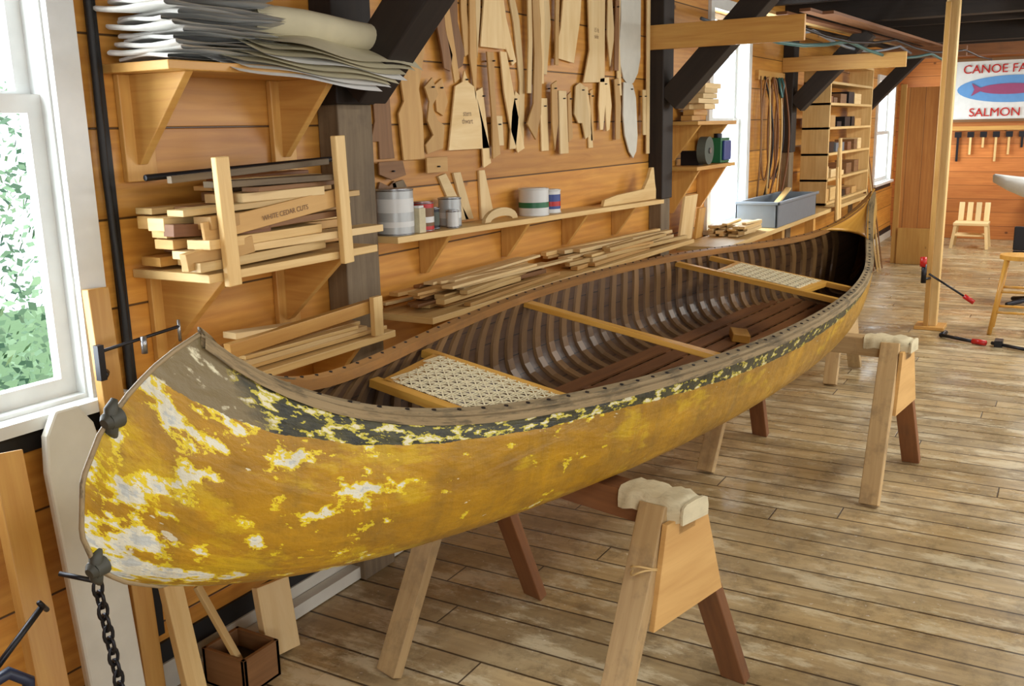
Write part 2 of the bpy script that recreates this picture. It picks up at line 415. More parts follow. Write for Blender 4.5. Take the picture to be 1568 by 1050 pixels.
def rail(sgn,mat,win,wout,h,zo=0.0,t0=0.0,t1=1.0,N=90):
    b=B(); G=[[] for _ in range(5)];UVG=[[] for _ in range(5)]
    for i in range(N+1):
        t=t0+(t1-t0)*i/N
        x,y,z=sect(t,0)
        yi=max(.0,y-win); yo=y+wout
        cs=[(yi,z+zo),(yo,z+zo),(yo,z+zo-h),(yi,z+zo-h),(yi,z+zo)]
        for q,(yy,zz) in enumerate(cs): G[q].append(V((x,sgn*yy,zz))); UVG[q].append((x,q*.04))
    b.grid(G,mat,UVG,1.0,flip=(sgn>0),smooth=False)
    return b
b=rail(-1,'gun_r',.026,.004,.026,.006)
for i in range(64):
    t=.05+.9*i/63; x,y,z=sect(t,0); b.cyl((x,-(y-.008),z+.005),(x,-(y-.008),z+.0085),.0055,mat='iron',n=8)
b.obj('gunwale_right',canoe)
b=rail(-1,'gun_r',0,.016,.020,-.004); b.obj('outwale_right',canoe)
b=rail(1,'gun_l',.026,.004,.028,.006)
for i in range(64):
    t=.05+.9*i/63; x,y,z=sect(t,0); b.cyl((x,(y-.006),z+.005),(x,(y-.006),z+.0085),.0045,mat='iron',n=8)
b.obj('gunwale_left',canoe)
b=rail(1,'gun_l',0,.016,.022,-.004); b.obj('outwale_left',canoe)
def deck(t0,t1,mat,name):
    b=B(); pts=[];N=12
    T=[t0+(t1-t0)*i/N for i in range(N+1)]
    for t in T: x,y,z=sect(t,0); pts.append((x,max(0,y-.012),z+.004))
    G=[[],[],[],[],[],[],[]];UVG=[[],[],[],[],[],[],[]]
    for p in pts:
        for q,f in enumerate((1,.7,.35,0,-.35,-.7,-1)):
            k=abs(p[0]-pts[0][0])/abs(pts[-1][0]-pts[0][0]); cut=-(pts[-1][0]-pts[0][0])*.3*k*(1-f*f)
            G[q].append(V((p[0]+cut,p[1]*f,p[2]+.010*(1-f*f)))); UVG[q].append((p[0],f*.1))
    fl=(pts[-1][0]>pts[0][0])
    b.grid(G,mat,UVG,1.0,flip=not fl); o=b.obj(name,canoe); md=o.modifiers.new('th','SOLIDIFY'); md.thickness=.014; md.offset=0
deck(0.0,.07,'gun_r','deck_stern'); deck(1.0,.905,'yellowpine','deck_bow')
def tofx(x): return x/L
def crossbar(x,zo,w,h,mat,name,shape=True):
    b=B(); t=tofx(x); _,y,z=sect(t,0); y-=.012
    N=16; G=[[] for _ in range(5)];UVG=[[] for _ in range(5)]
    for i in range(N+1):
        f=-1+2*i/N; ww=w*(1-.3*(1-abs(f)) if shape else 1); yy=f*y
        for q,(dx,dz) in enumerate(((-1,1),(1,1),(1,-1),(-1,-1),(-1,1))):
            G[q].append(V((x+dx*ww/2,yy,z+zo+dz*h/2))); UVG[q].append((yy+x*3,q*.03))
    b.grid(G,mat,UVG,1.0,flip=False,smooth=False); return b.obj(name,canoe,.004)
crossbar(1.79,-.035,.052,.02,'yellowpine','thwart_centre')
def seat(x0,x1,zo,name,thin=False):
    b=B(); z=min(sect(tofx(x0),0)[2],sect(tofx(x1),0)[2])+zo
    ya=sect(tofx(x0),0)[1]-.016; yb=sect(tofx(x1),0)[1]-.016
    for x,y in((x0,ya),(x1,yb)): b.box((x,0,z),(.034,2*y,.022),None,'yellowpine',1)
    xs0,xs1=x0+.016,x1-.016
    ja,jb=(ya-.04,yb-.06) 
    if thin: ja,jb=.19,.21
    for sg in(1,-1): b.beam((xs0-.01,sg*ja,z),(xs1+.01,sg*jb,z),.034,.022,'yellowpine',rnd=1)
    def clip(x):
        f=(x-xs0)/(xs1-xs0); return (ja+(jb-ja)*f)
    zc=z+.012; wd=.0036; st=.036
    x=xs0+.012
    while x<xs1-.004:
        h=clip(x)-.01
        for o in(-.0038,.0038): b.box((x+o,0,zc),(wd,2*h,.0014),None,'cane',1)
        x+=st
    ym=max(ja,jb); R_=int(ym/st)+1
    for mm in range(-R_,R_+1):
        y=mm*st; a0,a1=xs0,xs1
        if abs(y)>ym-.005: continue
        if ja!=jb:
            fcr=(abs(y)-ja)/(jb-ja); xc=xs0+(xs1-xs0)*fcr
            if jb>ja: a0=max(a0,xc)
            else: a1=min(a1,xc)
        if a1-a0>.02:
            for o in(-.0038,.0038): b.box(((a0+a1)/2,y+o,zc+.001),(a1-a0,wd,.0014),None,'cane',1)
    dgl=xs1-xs0; nn=int((ym+dgl)/st)+2
    for k in range(-nn,nn+1):
        for sg in (1,-1):
            pts=[]
            for i in range(33):
                x=xs0+dgl*i/32; yy=sg*((x-xs0-.012)+k*st)
                if abs(yy)<clip(x)-.008: pts.append((x,yy))
            if len(pts)>1: b.beam((pts[0][0],pts[0][1],zc+.002),(pts[-1][0],pts[-1][1],zc+.002),.0042,.0014,'cane',rnd=1)
    b.obj(name,canoe)
M['cane']=plain('seat_cane',(240,228,190),.45)
seat(.75,1.06,-.05,'stern_seat'); seat(3.10,3.42,-.04,'bow_seat',True)
b=B()
for k in range(6):
    y=-.2+k*.08; 
    b.box((2.95,y,-.633+.038),(2.5,.062,.009),None,'floorslat')
for x in (1.9,2.6,3.3,4.0): b.box((x,0,-.633+.03),(.05,.46,.009),None,'floorslat')
b.obj('floor_slats',canoe)
b=B(); b.box((3.05,.02,-.57),(.12,.08,.04),Matrix.Rotation(.5,3,'Z'),'yellowpine',1); b.obj('wood_block',canoe,.004)
b=B()
for g in (.24,.8): 
    x=float(np.interp(g,GX,XX)); z=-.494*g
    b.cyl((x+.012,0,z),(x-.012,-.006,z-.002),.020,.016,'plug',14); b.cyl((x-.012,-.006,z-.002),(x-.02,-.008,z-.004),.016,.009,'plug',14)
    b.tube([(x+.006,0,z+.034),(x-.004,-.004,z+.02),(x-.004,-.005,z-.02),(x+.006,0,z-.036)],[.006,.012,.012,.006],'plug',10)
b.obj('stem_fittings',canoe)
b=B(); b.tube([(float(np.interp(g,GX,XX))-.002,0,-.494*g) for g in [i/24 for i in range(25)]]+[(.05,0,-.515),(.25,0,-.565)],.005,'gun_r',8,.8); b.obj('stem_band',canoe)
# ------------------------------------------------------------------ sawhorses
def sawhorse(cx,cy,ln,H,rot,pad,name='sawhorse',sp=.37,lightlegs='horse',dk='redw',twine=False):
    e=empty(name,Matrix.Translation((cx,cy,0))@Matrix.Rotation(rot,4,'Z')); b=B(); y0,y1=-ln/2,ln/2
    b.bb(-.045,.045,y0,y1,H-.09,H,'redw' if twine else lightlegs); b.obj('top_beam',e,.004)
    for yy,dy in((y0+.07,-.03),(y1-.07,.03)):
        for sx,mt in((-1,lightlegs),(1,dk)):
            b=B(); b.beam((sx*sp,yy+dy,0.008),(sx*.055,yy,H-.01),.09,.04,mt,up=(1,0,0)); b.obj('leg',e,.004)
        b=B(); s=-1 if dy<0 else 1
        b.prism([(-.10,-.04),(.10,-.04),(.20,-.34),(-.16,-.34)],(0,yy+s*.052,H),(1,0,0),(0,0,1),.018*(1 if s<0 else -1),'birch2' if pad else lightlegs,1.1)
        b.obj('gusset',e,.002)
    if pad:
        b=B(); N=12; G=[]
        prof=[(-.064,-.045),(-.065,-.02),(-.06,0.004),(-.045,.012),(0,.014),(.045,.012),(.062,.004),(.068,-.02),(.066,-.05)]
        for i in range(N+1):
            y=y0-.02+(.22)*i/N; row=[]
            for (dx,dz) in prof: row.append(V((dx*(1+.08*math.sin(i*1.7+dx*40)),y,H+dz+.006*math.sin(i*1.3+dx*60)-(.02 if i==0 and dz>0 else 0))))
            G.append(row)
        b.grid(G,'canvas')
        b.prism([(p[0],p[1]) for p in prof],(0,y0-.018,H-.002),(1,0,0),(0,0,1),.008,'canvas',1)
        b.obj('canvas_pad',e)
    if twine:
        b=B(); q=V((-.12,y0+.05,H-.17))
        b.tube([q+V((.065*math.cos(a),.035*math.sin(a),.012*math.sin(2*a+k)+.014*k)) for k in range(2) for a in [2*math.pi*i/16 for i in range(16)]]+[q+V((.07,-.03,0)),q+V((.075,-.035,-.06))],.003,'pine',6); b.obj('twine',e)
    return e
sawhorse(2.545,1.33,.96,.745,math.radians(-13),True,twine=True)
sawhorse(4.93,1.08,.92,.735,math.radians(-6.5),True)
sawhorse(6.95,1.62,.7,.62,math.radians(-5),False,dk='horse',sp=.3)
# ------------------------------------------------------------------ camera
E=1.78; f=1500.; th=math.radians(30.3); ta=math.atan(335/1500); ro=math.radians(1.3)
F=V((math.cos(th)*math.cos(ta),math.sin(th)*math.cos(ta),-math.sin(ta)))
R0=V((math.sin(th),-math.cos(th),0)); U0=R0.cross(F)
R=R0*math.cos(ro)-U0*math.sin(ro); U=U0*math.cos(ro)+R0*math.sin(ro)
cam=bpy.data.objects.new("camera",bpy.data.cameras.new("camera")); COL.objects.link(cam)
cam.matrix_world=Matrix(((R.x,U.x,-F.x,0),(R.y,U.y,-F.y,0),(R.z,U.z,-F.z,E),(0,0,0,1)))
cam.data.lens=33.75; cam.data.sensor_width=36; sc.camera=cam
# ------------------------------------------------------------------ shelves and wall things
def bracket(b,x,y0,z,dep,hgt,th=.03,mat='pine2'):
    b.prism([(0,0),(dep,0),(.03,-hgt),(0,-hgt)],(x+th/2,WY-.001,z),(0,-1,0),(0,0,1),th,mat,1.05)
def shelf(name,x0,x1,y0,z,brs,dep,hgt,back=False,mat='pine',z1=None,th=.026):
    b=B(); z1=z if z1 is None else z1
    b.beam((x0,(y0+WY-.002)/2,z-th/2),(x1,(y0+WY-.002)/2,z1-th/2),WY-.002-y0,th,mat,rnd=1.05)
    for x in brs:
        zz=z+(z1-z)*(x-x0)/(x1-x0)-th
        bracket(b,x,y0,zz,dep,hgt)
        if back: b.bb(x-.055,x+.055,WY-.022,WY-.001,zz-hgt-.05,zz,'pine2',1.05)
    return b.obj(name,bevel=.003)
shelf('plan_shelf',1.89,2.74,2.17,1.985,[1.98,2.60],.26,.26,True,'pine2')
shelf('lumber_rack_shelf',1.92,2.70,2.12,1.39,[2.02,2.56],.3,.24,True)
shelf('tool_shelf',3.02,5.86,2.27,1.375,[3.42,4.12,4.78,5.45],.16,.17,False,'pine',1.315)
shelf('wood_ledge',3.02,6.02,2.12,1.065,[3.5,4.4,5.3],.25,.25,False,'pine',1.05)
shelf('wood_ledge',1.95,2.78,2.12,1.065,[2.1,2.7],.25,.25,False,'pine')
shelf('corner_shelf',6.28,7.12,2.2,1.80,[6.42,7.0],.22,.24,False,'pine2')
shelf('corner_shelf',6.28,7.12,2.2,1.50,[6.42,7.0],.22,.3,False,'pine2')
b=B(); b.bb(6.3,11.6,2.0,2.35,.93,.965,'pine')
for x in(6.5,8,9.1,11.3): b.bb(x-.04,x+.04,2.05,2.13,0,.93,'pine2')
b.obj('long_side_bench',bevel=.003)
b=B(); b.box((6.55,2.36,1.135),(.26,.02,.32),Matrix.Rotation(.12,3,'X'),'birch',1.05); b.box((6.75,2.34,1.08),(.14,.02,.22),Matrix.Rotation(.12,3,'X'),'pine2',1); b.obj('plywood_panel',bevel=.002)
T=[([(3.12,2.07),(3.23,2.10),(3.24,1.75),(3.25,1.67),(3.15,1.67),(3.15,1.74),(3.10,1.74),(3.13,1.82)],'brownw'),
([(3.28,2.15),(3.33,2.12),(3.30,2.0),(3.32,1.9),(3.28,1.85),(3.30,1.66),(3.45,1.66),(3.45,1.85),(3.43,1.95),(3.48,2.1),(3.55,2.5),(3.42,2.5)],'birch2'),
([(3.46,1.96),(3.52,2.0),(3.56,1.93),(3.51,1.88),(3.55,1.82),(3.60,1.80),(3.58,1.70),(3.46,1.68),(3.45,1.72),(3.51,1.76),(3.47,1.82),(3.49,1.9)],'birch2'),
([(3.52,2.5),(3.60,2.5),(3.62,2.2),(3.67,2.10),(3.65,2.03),(3.60,2.04),(3.59,2.10),(3.56,2.2)],'brownw'),
([(3.70,2.5),(3.77,2.5),(3.76,2.25),(3.81,2.12),(3.79,2.06),(3.74,2.04),(3.72,2.10),(3.70,2.2)],'brownw'),
([(3.71,1.97),(3.77,1.99),(3.79,2.04),(3.82,1.99),(3.87,1.97),(3.99,1.69),(3.64,1.69)],'birch'),
([(3.98,2.55),(4.07,2.55),(4.10,2.35),(4.15,2.15),(3.92,2.15),(3.96,2.35)],'birch'),
([(3.96,2.13),(4.02,2.13),(4.03,1.85),(4.06,1.66),(3.99,1.64),(3.99,1.85)],'birch2'),
([(4.08,2.55),(4.13,2.55),(4.19,2.3),(4.28,2.1),(4.24,2.08),(4.15,2.2)],'birch'),
([(4.11,2.14),(4.17,2.14),(4.25,1.9),(4.33,1.68),(4.26,1.66),(4.20,1.76),(4.14,1.95)],'birch'),
([(4.02,1.84),(4.10,1.84),(4.11,1.70),(4.03,1.70)],'birch'),
([(4.40,2.55),(4.47,2.55),(4.50,2.1),(4.48,1.85),(4.42,1.72),(4.33,1.80),(4.40,1.9),(4.42,2.15)],'birch2'),
([(4.56,2.55),(4.62,2.55),(4.65,2.3),(4.60,2.05),(4.55,2.05),(4.58,2.3)],'birch'),
([(4.80,2.55),(5.01,2.55),(4.98,2.35),(4.90,2.12),(4.67,2.14),(4.75,2.3)],'birch'),
([(5.06,2.55),(5.29,2.55),(5.28,2.03),(5.00,2.02),(5.08,2.2)],'birch'),
([(4.68,1.97),(4.77,1.97),(4.79,1.64),(4.69,1.64)],'birch'),
([(4.52,1.93),(4.60,1.93),(4.61,1.66),(4.53,1.66)],'birch'),
([(4.92,2.00),(4.97,2.02),(5.04,2.0),(5.07,1.9),(5.12,1.74),(5.04,1.71),(5.00,1.8),(4.95,1.80),(4.90,1.85)],'birch'),
([(5.22,2.05),(5.34,2.06),(5.38,1.9),(5.35,1.76),(5.31,1.75),(5.29,1.9),(5.26,1.76),(5.22,1.76),(5.2,1.9)],'birch'),
([(5.42,2.5),(5.47,2.5),(5.46,2.1),(5.40,2.1)],'brownw'),
([(5.55,2.6),(5.86,2.6),(5.86,2.2),(5.82,2.10),(5.75,2.04),(5.68,2.02),(5.60,2.06),(5.55,2.14),(5.53,2.25),(5.56,2.4)],'whitew'),
([(5.58,2.04),(5.72,2.03),(5.77,1.95),(5.80,1.72),(5.78,1.62),(5.73,1.58),(5.67,1.62),(5.60,1.72),(5.57,1.85)],'whitew'),
([(5.92,2.6),(5.97,2.6),(5.98,1.6),(5.93,1.6)],'birch'),
([(5.84,2.0),(5.89,2.0),(5.90,1.72),(5.85,1.72)],'birch'),
([(4.17,2.55),(4.21,2.55),(4.32,2.3),(4.36,2.0),(4.34,1.7),(4.28,1.7),(4.31,2.0),(4.26,2.28)],'birch'),
([(3.86,2.55),(3.90,2.55),(3.90,2.1),(3.88,1.9),(3.84,2.1)],'birch2'),
([(5.33,2.55),(5.38,2.55),(5.42,2.3),(5.36,2.12),(5.32,2.3)],'birch'),
([(3.60,2.5),(3.64,2.5),(3.66,2.28),(3.72,2.0),(3.68,1.98),(3.62,2.22)],'birch2'),
([(3.80,2.5),(3.85,2.5),(3.84,2.3),(3.86,2.12),(3.81,2.1),(3.79,2.3)],'birch2'),
([(3.88,1.95),(3.94,1.97),(3.97,1.8),(4.0,1.62),(3.93,1.6),(3.92,1.8)],'birch'),
([(3.12,1.66),(3.28,1.66),(3.30,1.60),(3.20,1.585),(3.12,1.61)],'brownw'),
([(3.44,1.665),(3.60,1.665),(3.60,1.60),(3.44,1.60)],'birch2'),
([(5.12,1.98),(5.16,1.99),(5.17,1.7),(5.13,1.7)],'birch2'),
([(4.82,1.95),(4.86,1.97),(4.88,1.72),(4.83,1.7)],'birch2'),
([(4.68,2.5),(4.72,2.5),(4.70,2.1),(4.66,2.1)],'birch2'),
([(3.25,2.5),(3.37,2.5),(3.38,2.28),(3.34,2.19),(3.24,2.2)],'birch2'),
([(3.56,1.97),(3.62,2.0),(3.66,1.9),(3.62,1.84),(3.57,1.86)],'birch2'),
([(4.21,1.86),(4.25,1.96),(4.29,1.94),(4.27,1.8),(4.24,1.68),(4.18,1.68)],'birch'),
([(4.47,2.55),(4.54,2.55),(4.55,2.3),(4.53,2.0),(4.49,2.0),(4.51,2.3)],'birch'),
([(4.60,2.0),(4.66,2.02),(4.67,1.8),(4.63,1.66),(4.60,1.8)],'birch2'),
([(5.02,2.0),(5.09,2.0),(5.13,1.86),(5.16,1.66),(5.10,1.66),(5.09,1.84)],'birch'),
([(5.46,2.55),(5.53,2.55),(5.51,2.3),(5.55,1.96),(5.49,1.96),(5.47,2.3)],'birch'),
([(5.42,2.05),(5.48,2.06),(5.52,1.9),(5.50,1.7),(5.44,1.7),(5.44,1.9)],'birch2'),
([(4.36,2.5),(4.395,2.5),(4.40,2.2),(4.38,1.95),(4.34,1.95),(4.36,2.2)],'birch'),
([(5.98,2.6),(6.02,2.6),(6.02,1.75),(5.98,1.75)],'birch2'),
([(3.91,2.55),(3.96,2.55),(3.94,2.3),(3.905,2.1),(3.90,2.3)],'birch')]
b=B()
for i,(p,mt) in enumerate(T):
    y=WY-.002-.009*(i%4)
    cx=sum(q[0] for q in p)/len(p); cz=max(q[1] for q in p)-.04
    b.cyl((cx,WY,cz),(cx,y-.022,cz),.004,mat='iron',n=6)
    b.prism(p,(0,y,0),(1,0,0),(0,0,1),.009,mt)
pat=b.obj('hanging_wood_patterns',bevel=.0015)
def wallM(x,y,z): return Matrix(((1,0,0,x),(0,0,-1,y),(0,1,0,z),(0,0,0,1)))
text('stern\nthwart',.034,wallM(3.80,2.4295,1.84),'brownlbl','pencil_lettering',pat,.0002)
text('15 ft\nside',.034,wallM(5.17,2.4205,2.3),'brownlbl','pencil_lettering',pat,.0002)
b=B()
for p,mt in [([(3.56,1.58),(3.62,1.59),(3.80,1.37),(3.70,1.37)],'birch'),([(3.68,1.59),(3.74,1.59),(3.84,1.37),(3.77,1.37)],'birch'),([(3.90,1.59),(3.95,1.59),(4.03,1.36),(3.91,1.36)],'birch'),
  ([(3.10,1.50),(3.14,1.58),(3.20,1.56),(3.24,1.58),(3.30,1.45),(3.32,1.38),(3.12,1.38)],'brownw'),([(3.22,1.57),(3.3,1.58),(3.36,1.5),(3.4,1.38),(3.28,1.38)],'grey')]:
    b.prism(p,(0,2.449,0),(1,0,0),(0,0,1),.012,mt)
ar=[(math.cos(a),math.sin(a)) for a in [math.pi*i/10 for i in range(11)]]
b.prism([(3.87+.15*c,1.362+.06*s) for c,s in ar]+[(3.87-.10*c,1.362+.02*s) for c,s in ar],(0,2.32,0),(1,0,0),(0,0,1),.02,'birch')
b.prism([(5.02,1.334),(5.04,1.37),(5.2,1.385),(5.45,1.39),(5.62,1.395),(5.70,1.46),(5.74,1.52),(5.78,1.52),(5.80,1.43),(5.82,1.38),(5.82,1.32)],(0,2.33,0),(1,0,0),(0,0,1),.02,'pine')
b.obj('shelf_wood_patterns',bevel=.0015)
def can(name,x,y,z,r,h,body,label,lid='steel',band=None):
    b=B(); b.cyl((x,y,z),(x,y,z+h),r,mat=body,n=28)
    b.cyl((x,y,z+h*.18),(x,y,z+h*.8),r*1.012,mat=label,n=28,cap=False)
    if band: b.cyl((x,y,z+h*.3),(x,y,z+h*.5),r*1.02,mat=band,n=28,cap=False)
    for zz in (z+.004,z+h-.004): 
        b.tube([(x+math.cos(a)*r,y+math.sin(a)*r,zz) for a in [2*math.pi*i/28 for i in range(28)]],.003,lid,6,closed=True)
    b.cyl((x,y,z+h-.002),(x,y,z+h+.002),r*.82,mat=lid,n=28); b.obj(name)
sz=lambda x:1.3765-(x-3.02)/2.84*.06
can('paint_can',3.115,2.35,sz(3.11),.075,.18,'cangrey','canwhite',band='cangrey')
can('paint_can',3.29,2.34,sz(3.28),.047,.12,'red','brownlbl',band='canwhite')
can('paint_can',3.39,2.36,sz(3.39),.03,.09,'iron','grind')
can('paint_can',3.47,2.31,sz(3.47),.026,.075,'canwhite','canwhite')
can('paint_can',3.54,2.37,sz(3.54),.05,.125,'cangrey','cangrey',band='canwhite')
can('putty_tub',4.27,2.35,sz(4.27),.075,.135,'canwhite','canwhite','canwhite','green')
can('putty_tub',4.47,2.36,sz(4.47),.052,.12,'canwhite','blue','canwhite','red')
b=B(); z=sz(3.21); b.bb(3.19,3.235,2.285,2.32,z,z+.10,'canvas',1); b.bb(3.195,3.23,2.29,2.315,z+.10,z+.11,'canwhite',1); b.obj('small_carton',bevel=.002)
# rolled and folded plans
b=B()
def spiral(c,ax,r,L_,mat,turns=4,sq=.6,ph=0):
    c=V(c); ax=V(ax).normalized(); x=V((0,1,0)); z=ax.cross(x).normalized(); x=z.cross(ax)
    n=turns*20; NL=6; G=[[] for _ in range(NL+1)]
    for i in range(n+1):
        a=2*math.pi*i/20+ph; rr=r*(.2+.8*i/n)*(1+.05*math.sin(3*a))
        for k in range(NL+1):
            f=k/NL; wv=1+.06*math.sin(f*5+ph*2)
            p=c+ax*L_*f+x*math.cos(a)*rr*wv+z*math.sin(a)*rr*sq*wv+V((0,0,.006*math.sin(f*6+ph)))
            G[k].append(p)
    b.grid(G,mat)
spiral((2.34,2.30,2.135),(1,-.17,-.04),.054,.62,'paper',6,.95)
spiral((2.1,2.38,2.12),(1,.0,.0),.045,.6,'paper',5,.8,2)
def folded(x0,x1,y0,y1,z,t,mat,ph):
    prof=[(x1,z)]+[(x0+(x1-x0)*(1-i/8),z+.003*math.sin(i+ph)) for i in range(1,9)]
    prof+=[(x0-t/2*math.sin(a)-.004,z+t/2-t/2*math.cos(a)) for a in [math.pi*i/6 for i in range(1,6)]]
    prof+=[(x0+(x1-x0)*i/8,z+t+.003*math.sin(i*1.1+ph)) for i in range(9)]
    G=[]
    for j in range(7):
        g=j/6; G.append([V((px+.03*math.sin(g*2+ph),y0+(y1-y0)*g,pz+.006*math.sin(g*5+ph+px*6))) for px,pz in prof])
    b.grid(G,mat)
zz=1.995
for k in range(11):
    folded(1.93+random.uniform(-.03,.03),2.36+random.uniform(-.05,.05),2.18+random.uniform(-.02,.03),2.42,zz,.012,'paper2',k*1.9); zz+=.0165
for k in range(8):
    G=[]
    for i in range(17):
        f=i/16; row=[]
        for j in range(8):
            g=j/7; x=2.08+.02*k+(.68+.008*k)*f; y=2.33-.19*g-.004*k
            z=2.02+.0115*k-.035*g-.05*g*g*(.4+f)+.004*math.sin(f*9+k*1.3+g*4)*(1+k*.2)
            row.append(V((x+.04*g+.02*math.sin(k*2.1),y,z)))
        G.append(row)
    b.grid(G,'paper2' if k in(0,1,4) else 'paper')
o=b.obj('rolled_plans')
# lumber stacks
def stack(name,x0,x1,y0,y1,z,layers,mats,th=(.014,.03),wd=(.03,.07),short=.3,skew=.05,slope=0):
    b=B(); zz=z
    for l in range(layers):
        t=random.uniform(*th); y=y0
        while y<y1-wd[0]:
            w=min(random.uniform(*wd),y1-y); a=x0+random.uniform(0,short)*(x1-x0)*.6; c=x1-random.uniform(0,short)*(x1-x0)
            dy=random.uniform(-skew,skew)*.2
            if random.random()<.88: b.beam((a,y+w/2+dy,zz+t/2+slope*(a-x0)+random.uniform(0,.004)),(c,y+w/2-dy,zz+t/2+slope*(c-x0)+random.uniform(0,.004)),w*.92,t*.94,random.choice(mats))
            y+=w
        zz+=t
    return b.obj(name,bevel=.002),zz
b=B()
rows=[(1.40,.03,['pine','pine','pine2']),(1.432,.026,['birch','pine2','brownw']),(1.46,.03,['pine','birch2','pine']),(1.492,.022,['brownw','pine','birch2']),(1.515,.04,['birch2','pine','pine2']),(1.557,.02,['pine','brownw','pine']),(1.578,.03,['birch','birch2','brownw']),(1.61,.016,['brownw','grey','birch2']),(1.628,.02,['grey','birch','redw'])]
for k,(z,t,ms) in enumerate(rows):
    for j,y in enumerate((2.17,2.26,2.35)):
        a=1.90+random.uniform(-.04,.14)+.02*k*(k>5); c=2.68+random.uniform(-.25,.04)
        dz=random.uniform(-.006,.012); dy=random.uniform(-.03,.03)
        b.beam((a,y+dy,z+t/2),(c,y-dy,z+t/2+dz),random.uniform(.06,.088),t*.93,ms[j])
b.beam((1.92,2.13,1.51),(2.56,2.125,1.575),.012,.058,'birch2',rnd=1.05)
b.beam((1.86,2.15,1.43),(2.1,2.13,1.46),.03,.05,'birch2'); b.beam((1.88,2.2,1.66),(2.55,2.2,1.685),.02,.02,'grey'); b.tube([(1.88,2.3,1.665),(2.65,2.25,1.69)],.010,'iron')
b.beam((1.86,2.2,1.52),(2.2,2.16,1.50),.05,.035,'redw')
ls=b.obj('lumber_stack',bevel=.002)
tm=Matrix.Translation((2.25,2.1185,1.533))@Matrix.Rotation(-math.atan(.065/.66),4,'Y')@Matrix(((1,0,0,0),(0,0,-1,0),(0,1,0,0),(0,0,0,1)))
text('WHITE CEDAR CUTS',.022,tm,'brownlbl','stencil_lettering',ls,.0002)
b=B(); 
for x,z0,z1 in((1.985,1.35,1.72),(2.50,1.35,1.77)): b.box((x,2.1,(z0+z1)/2),(.05,.022,z1-z0),Matrix.Rotation(-.03,3,'Y'),'pine',1.1)
b.obj('rack_stakes',bevel=.003)
stack('wood_strips',2.0,2.77,2.15,2.38,1.067,3,['pine','birch'],(.012,.02),(.03,.06),.3,.1)
stack('wood_strips',3.05,4.3,2.15,2.38,1.066,6,['birch','pine','brownw','birch2'],(.012,.022),(.03,.06),.5,.3,-.006)
stack('wood_strips',4.35,5.9,2.15,2.38,1.06,4,['birch','pine','birch2'],(.012,.022),(.03,.06),.5,.3,-.006)
stack('wood_strips',6.85,7.5,2.05,2.33,.967,5,['birch','pine'],(.015,.025),(.03,.08),.4,.1)
b=B(); b.beam((2.0,2.16,1.145),(2.72,2.14,1.175),.03,.045,'pine2'); b.box((2.66,2.11,1.14),(.05,.02,.14),None,'pine'); b.beam((2.05,2.2,1.18),(2.45,2.18,1.15),.06,.02,'birch'); b.obj('wood_offcuts',bevel=.002)
stack('wood_offcuts',6.42,6.9,2.24,2.42,1.802,7,['birch','pine2'],(.03,.04),(.08,.1),.5,.05)
b=B(); b.cyl((6.55,2.21,1.60),(6.55,2.27,1.60),.095,mat='grind',n=28); b.cyl((6.55,2.20,1.60),(6.55,2.28,1.60),.02,mat='steel',n=12); b.bb(6.5,6.6,2.27,2.4,1.501,1.6,'iron'); b.obj('grinding_wheel')
b=B(); b.bb(6.9,7.1,2.24,2.4,1.501,1.68,'green'); b.bb(6.92,7.08,2.22,2.24,1.52,1.66,'blue'); b.cyl((7.0,2.3,1.68),(7.0,2.3,1.71),.03,mat='iron'); b.obj('green_tin_box',bevel=.006)
b=B(); x0,x1,y0,y1,z=7.6,8.9,2.0,2.34,.966
b.bb(x0+.05,x1-.05,y0+.03,y1-.03,z,z+.02,'tub')
for s in ((x0,x1,y0,y0+.02),(x0,x1,y1-.02,y1),(x0,x0+.02,y0,y1),(x1-.02,x1,y0,y1)): b.bb(*s,z,z+.2,'tub')
b.bb(x0-.02,x1+.02,y0-.02,y0,z+.18,z+.205,'tub'); b.bb(x0-.02,x0,y0-.02,y1,z+.18,z+.205,'tub')
b.beam((x0+.1,2.1,z+.1),(x1-.2,2.2,z+.24),.05,.02,'pine'); b.obj('plastic_tub',bevel=.006)
b=B()
for k in range(9):
    x=8.48+.09*k; top=2.17; amp=.10+.05*math.sin(k*1.7); n=22
    pts=[(x+amp*math.sin(math.pi*j/n)*(1 if k%2 else -1),2.42-.012*(k%4)-.05*math.sin(math.pi*j/n),top-j*(1.05+.1*math.sin(k))/n) for j in range(n+1)]
    b.tube(pts,.008,['brownw','iron','pine','redw'][k%4],6)
for x,r in ((8.62,.14),(8.85,.16),(9.05,.12)): b.tube([(x+r*math.cos(a),2.40,1.72+.44*math.sin(a)) for a in [2*math.pi*i/28 for i in range(28)]],.009,'brownw',6,closed=True)
b.tube([(8.95,2.39,2.17),(8.98,2.36,2.0),(9.02,2.36,2.1),(9.0,2.38,2.17)],.012,'teal')
b.bb(8.42,9.28,2.42,2.45,2.14,2.22,'pine2'); b.obj('hanging_hoops_and_cords')
b=B(); X0,X1=9.75,11.9
for x in(X0,X1): b.bb(x,x+.035,2.1,2.36,.97,2.35,'pine',1.05)
for z in(.97,1.2,1.45,1.7,1.93,2.13,2.33): b.bb(X0,X1,2.1,2.36,z,z+.025,'pine')
for z in (.995,1.225,1.475,1.725,1.955):
    x=X0+.08
    while x<X1-.4:
        w=random.uniform(.15,.4); h=random.uniform(.04,.13); b.bb(x,x+w,2.14,2.35,z,z+h,random.choice(['pine','brownw','birch','tub','redw','iron','birch2'])); x+=w+random.uniform(.03,.2)
b.obj('shelf_unit',bevel=.002)
b=B()
for k in range(6): b.beam((9.5+.03*k,1.90+.03*(k%3),.02),(9.60+.02*k,1.97,1.35+.09*(k%4)),.07,.02,'pine',up=(0,1,0))
b.obj('leaning_boards',bevel=.002)
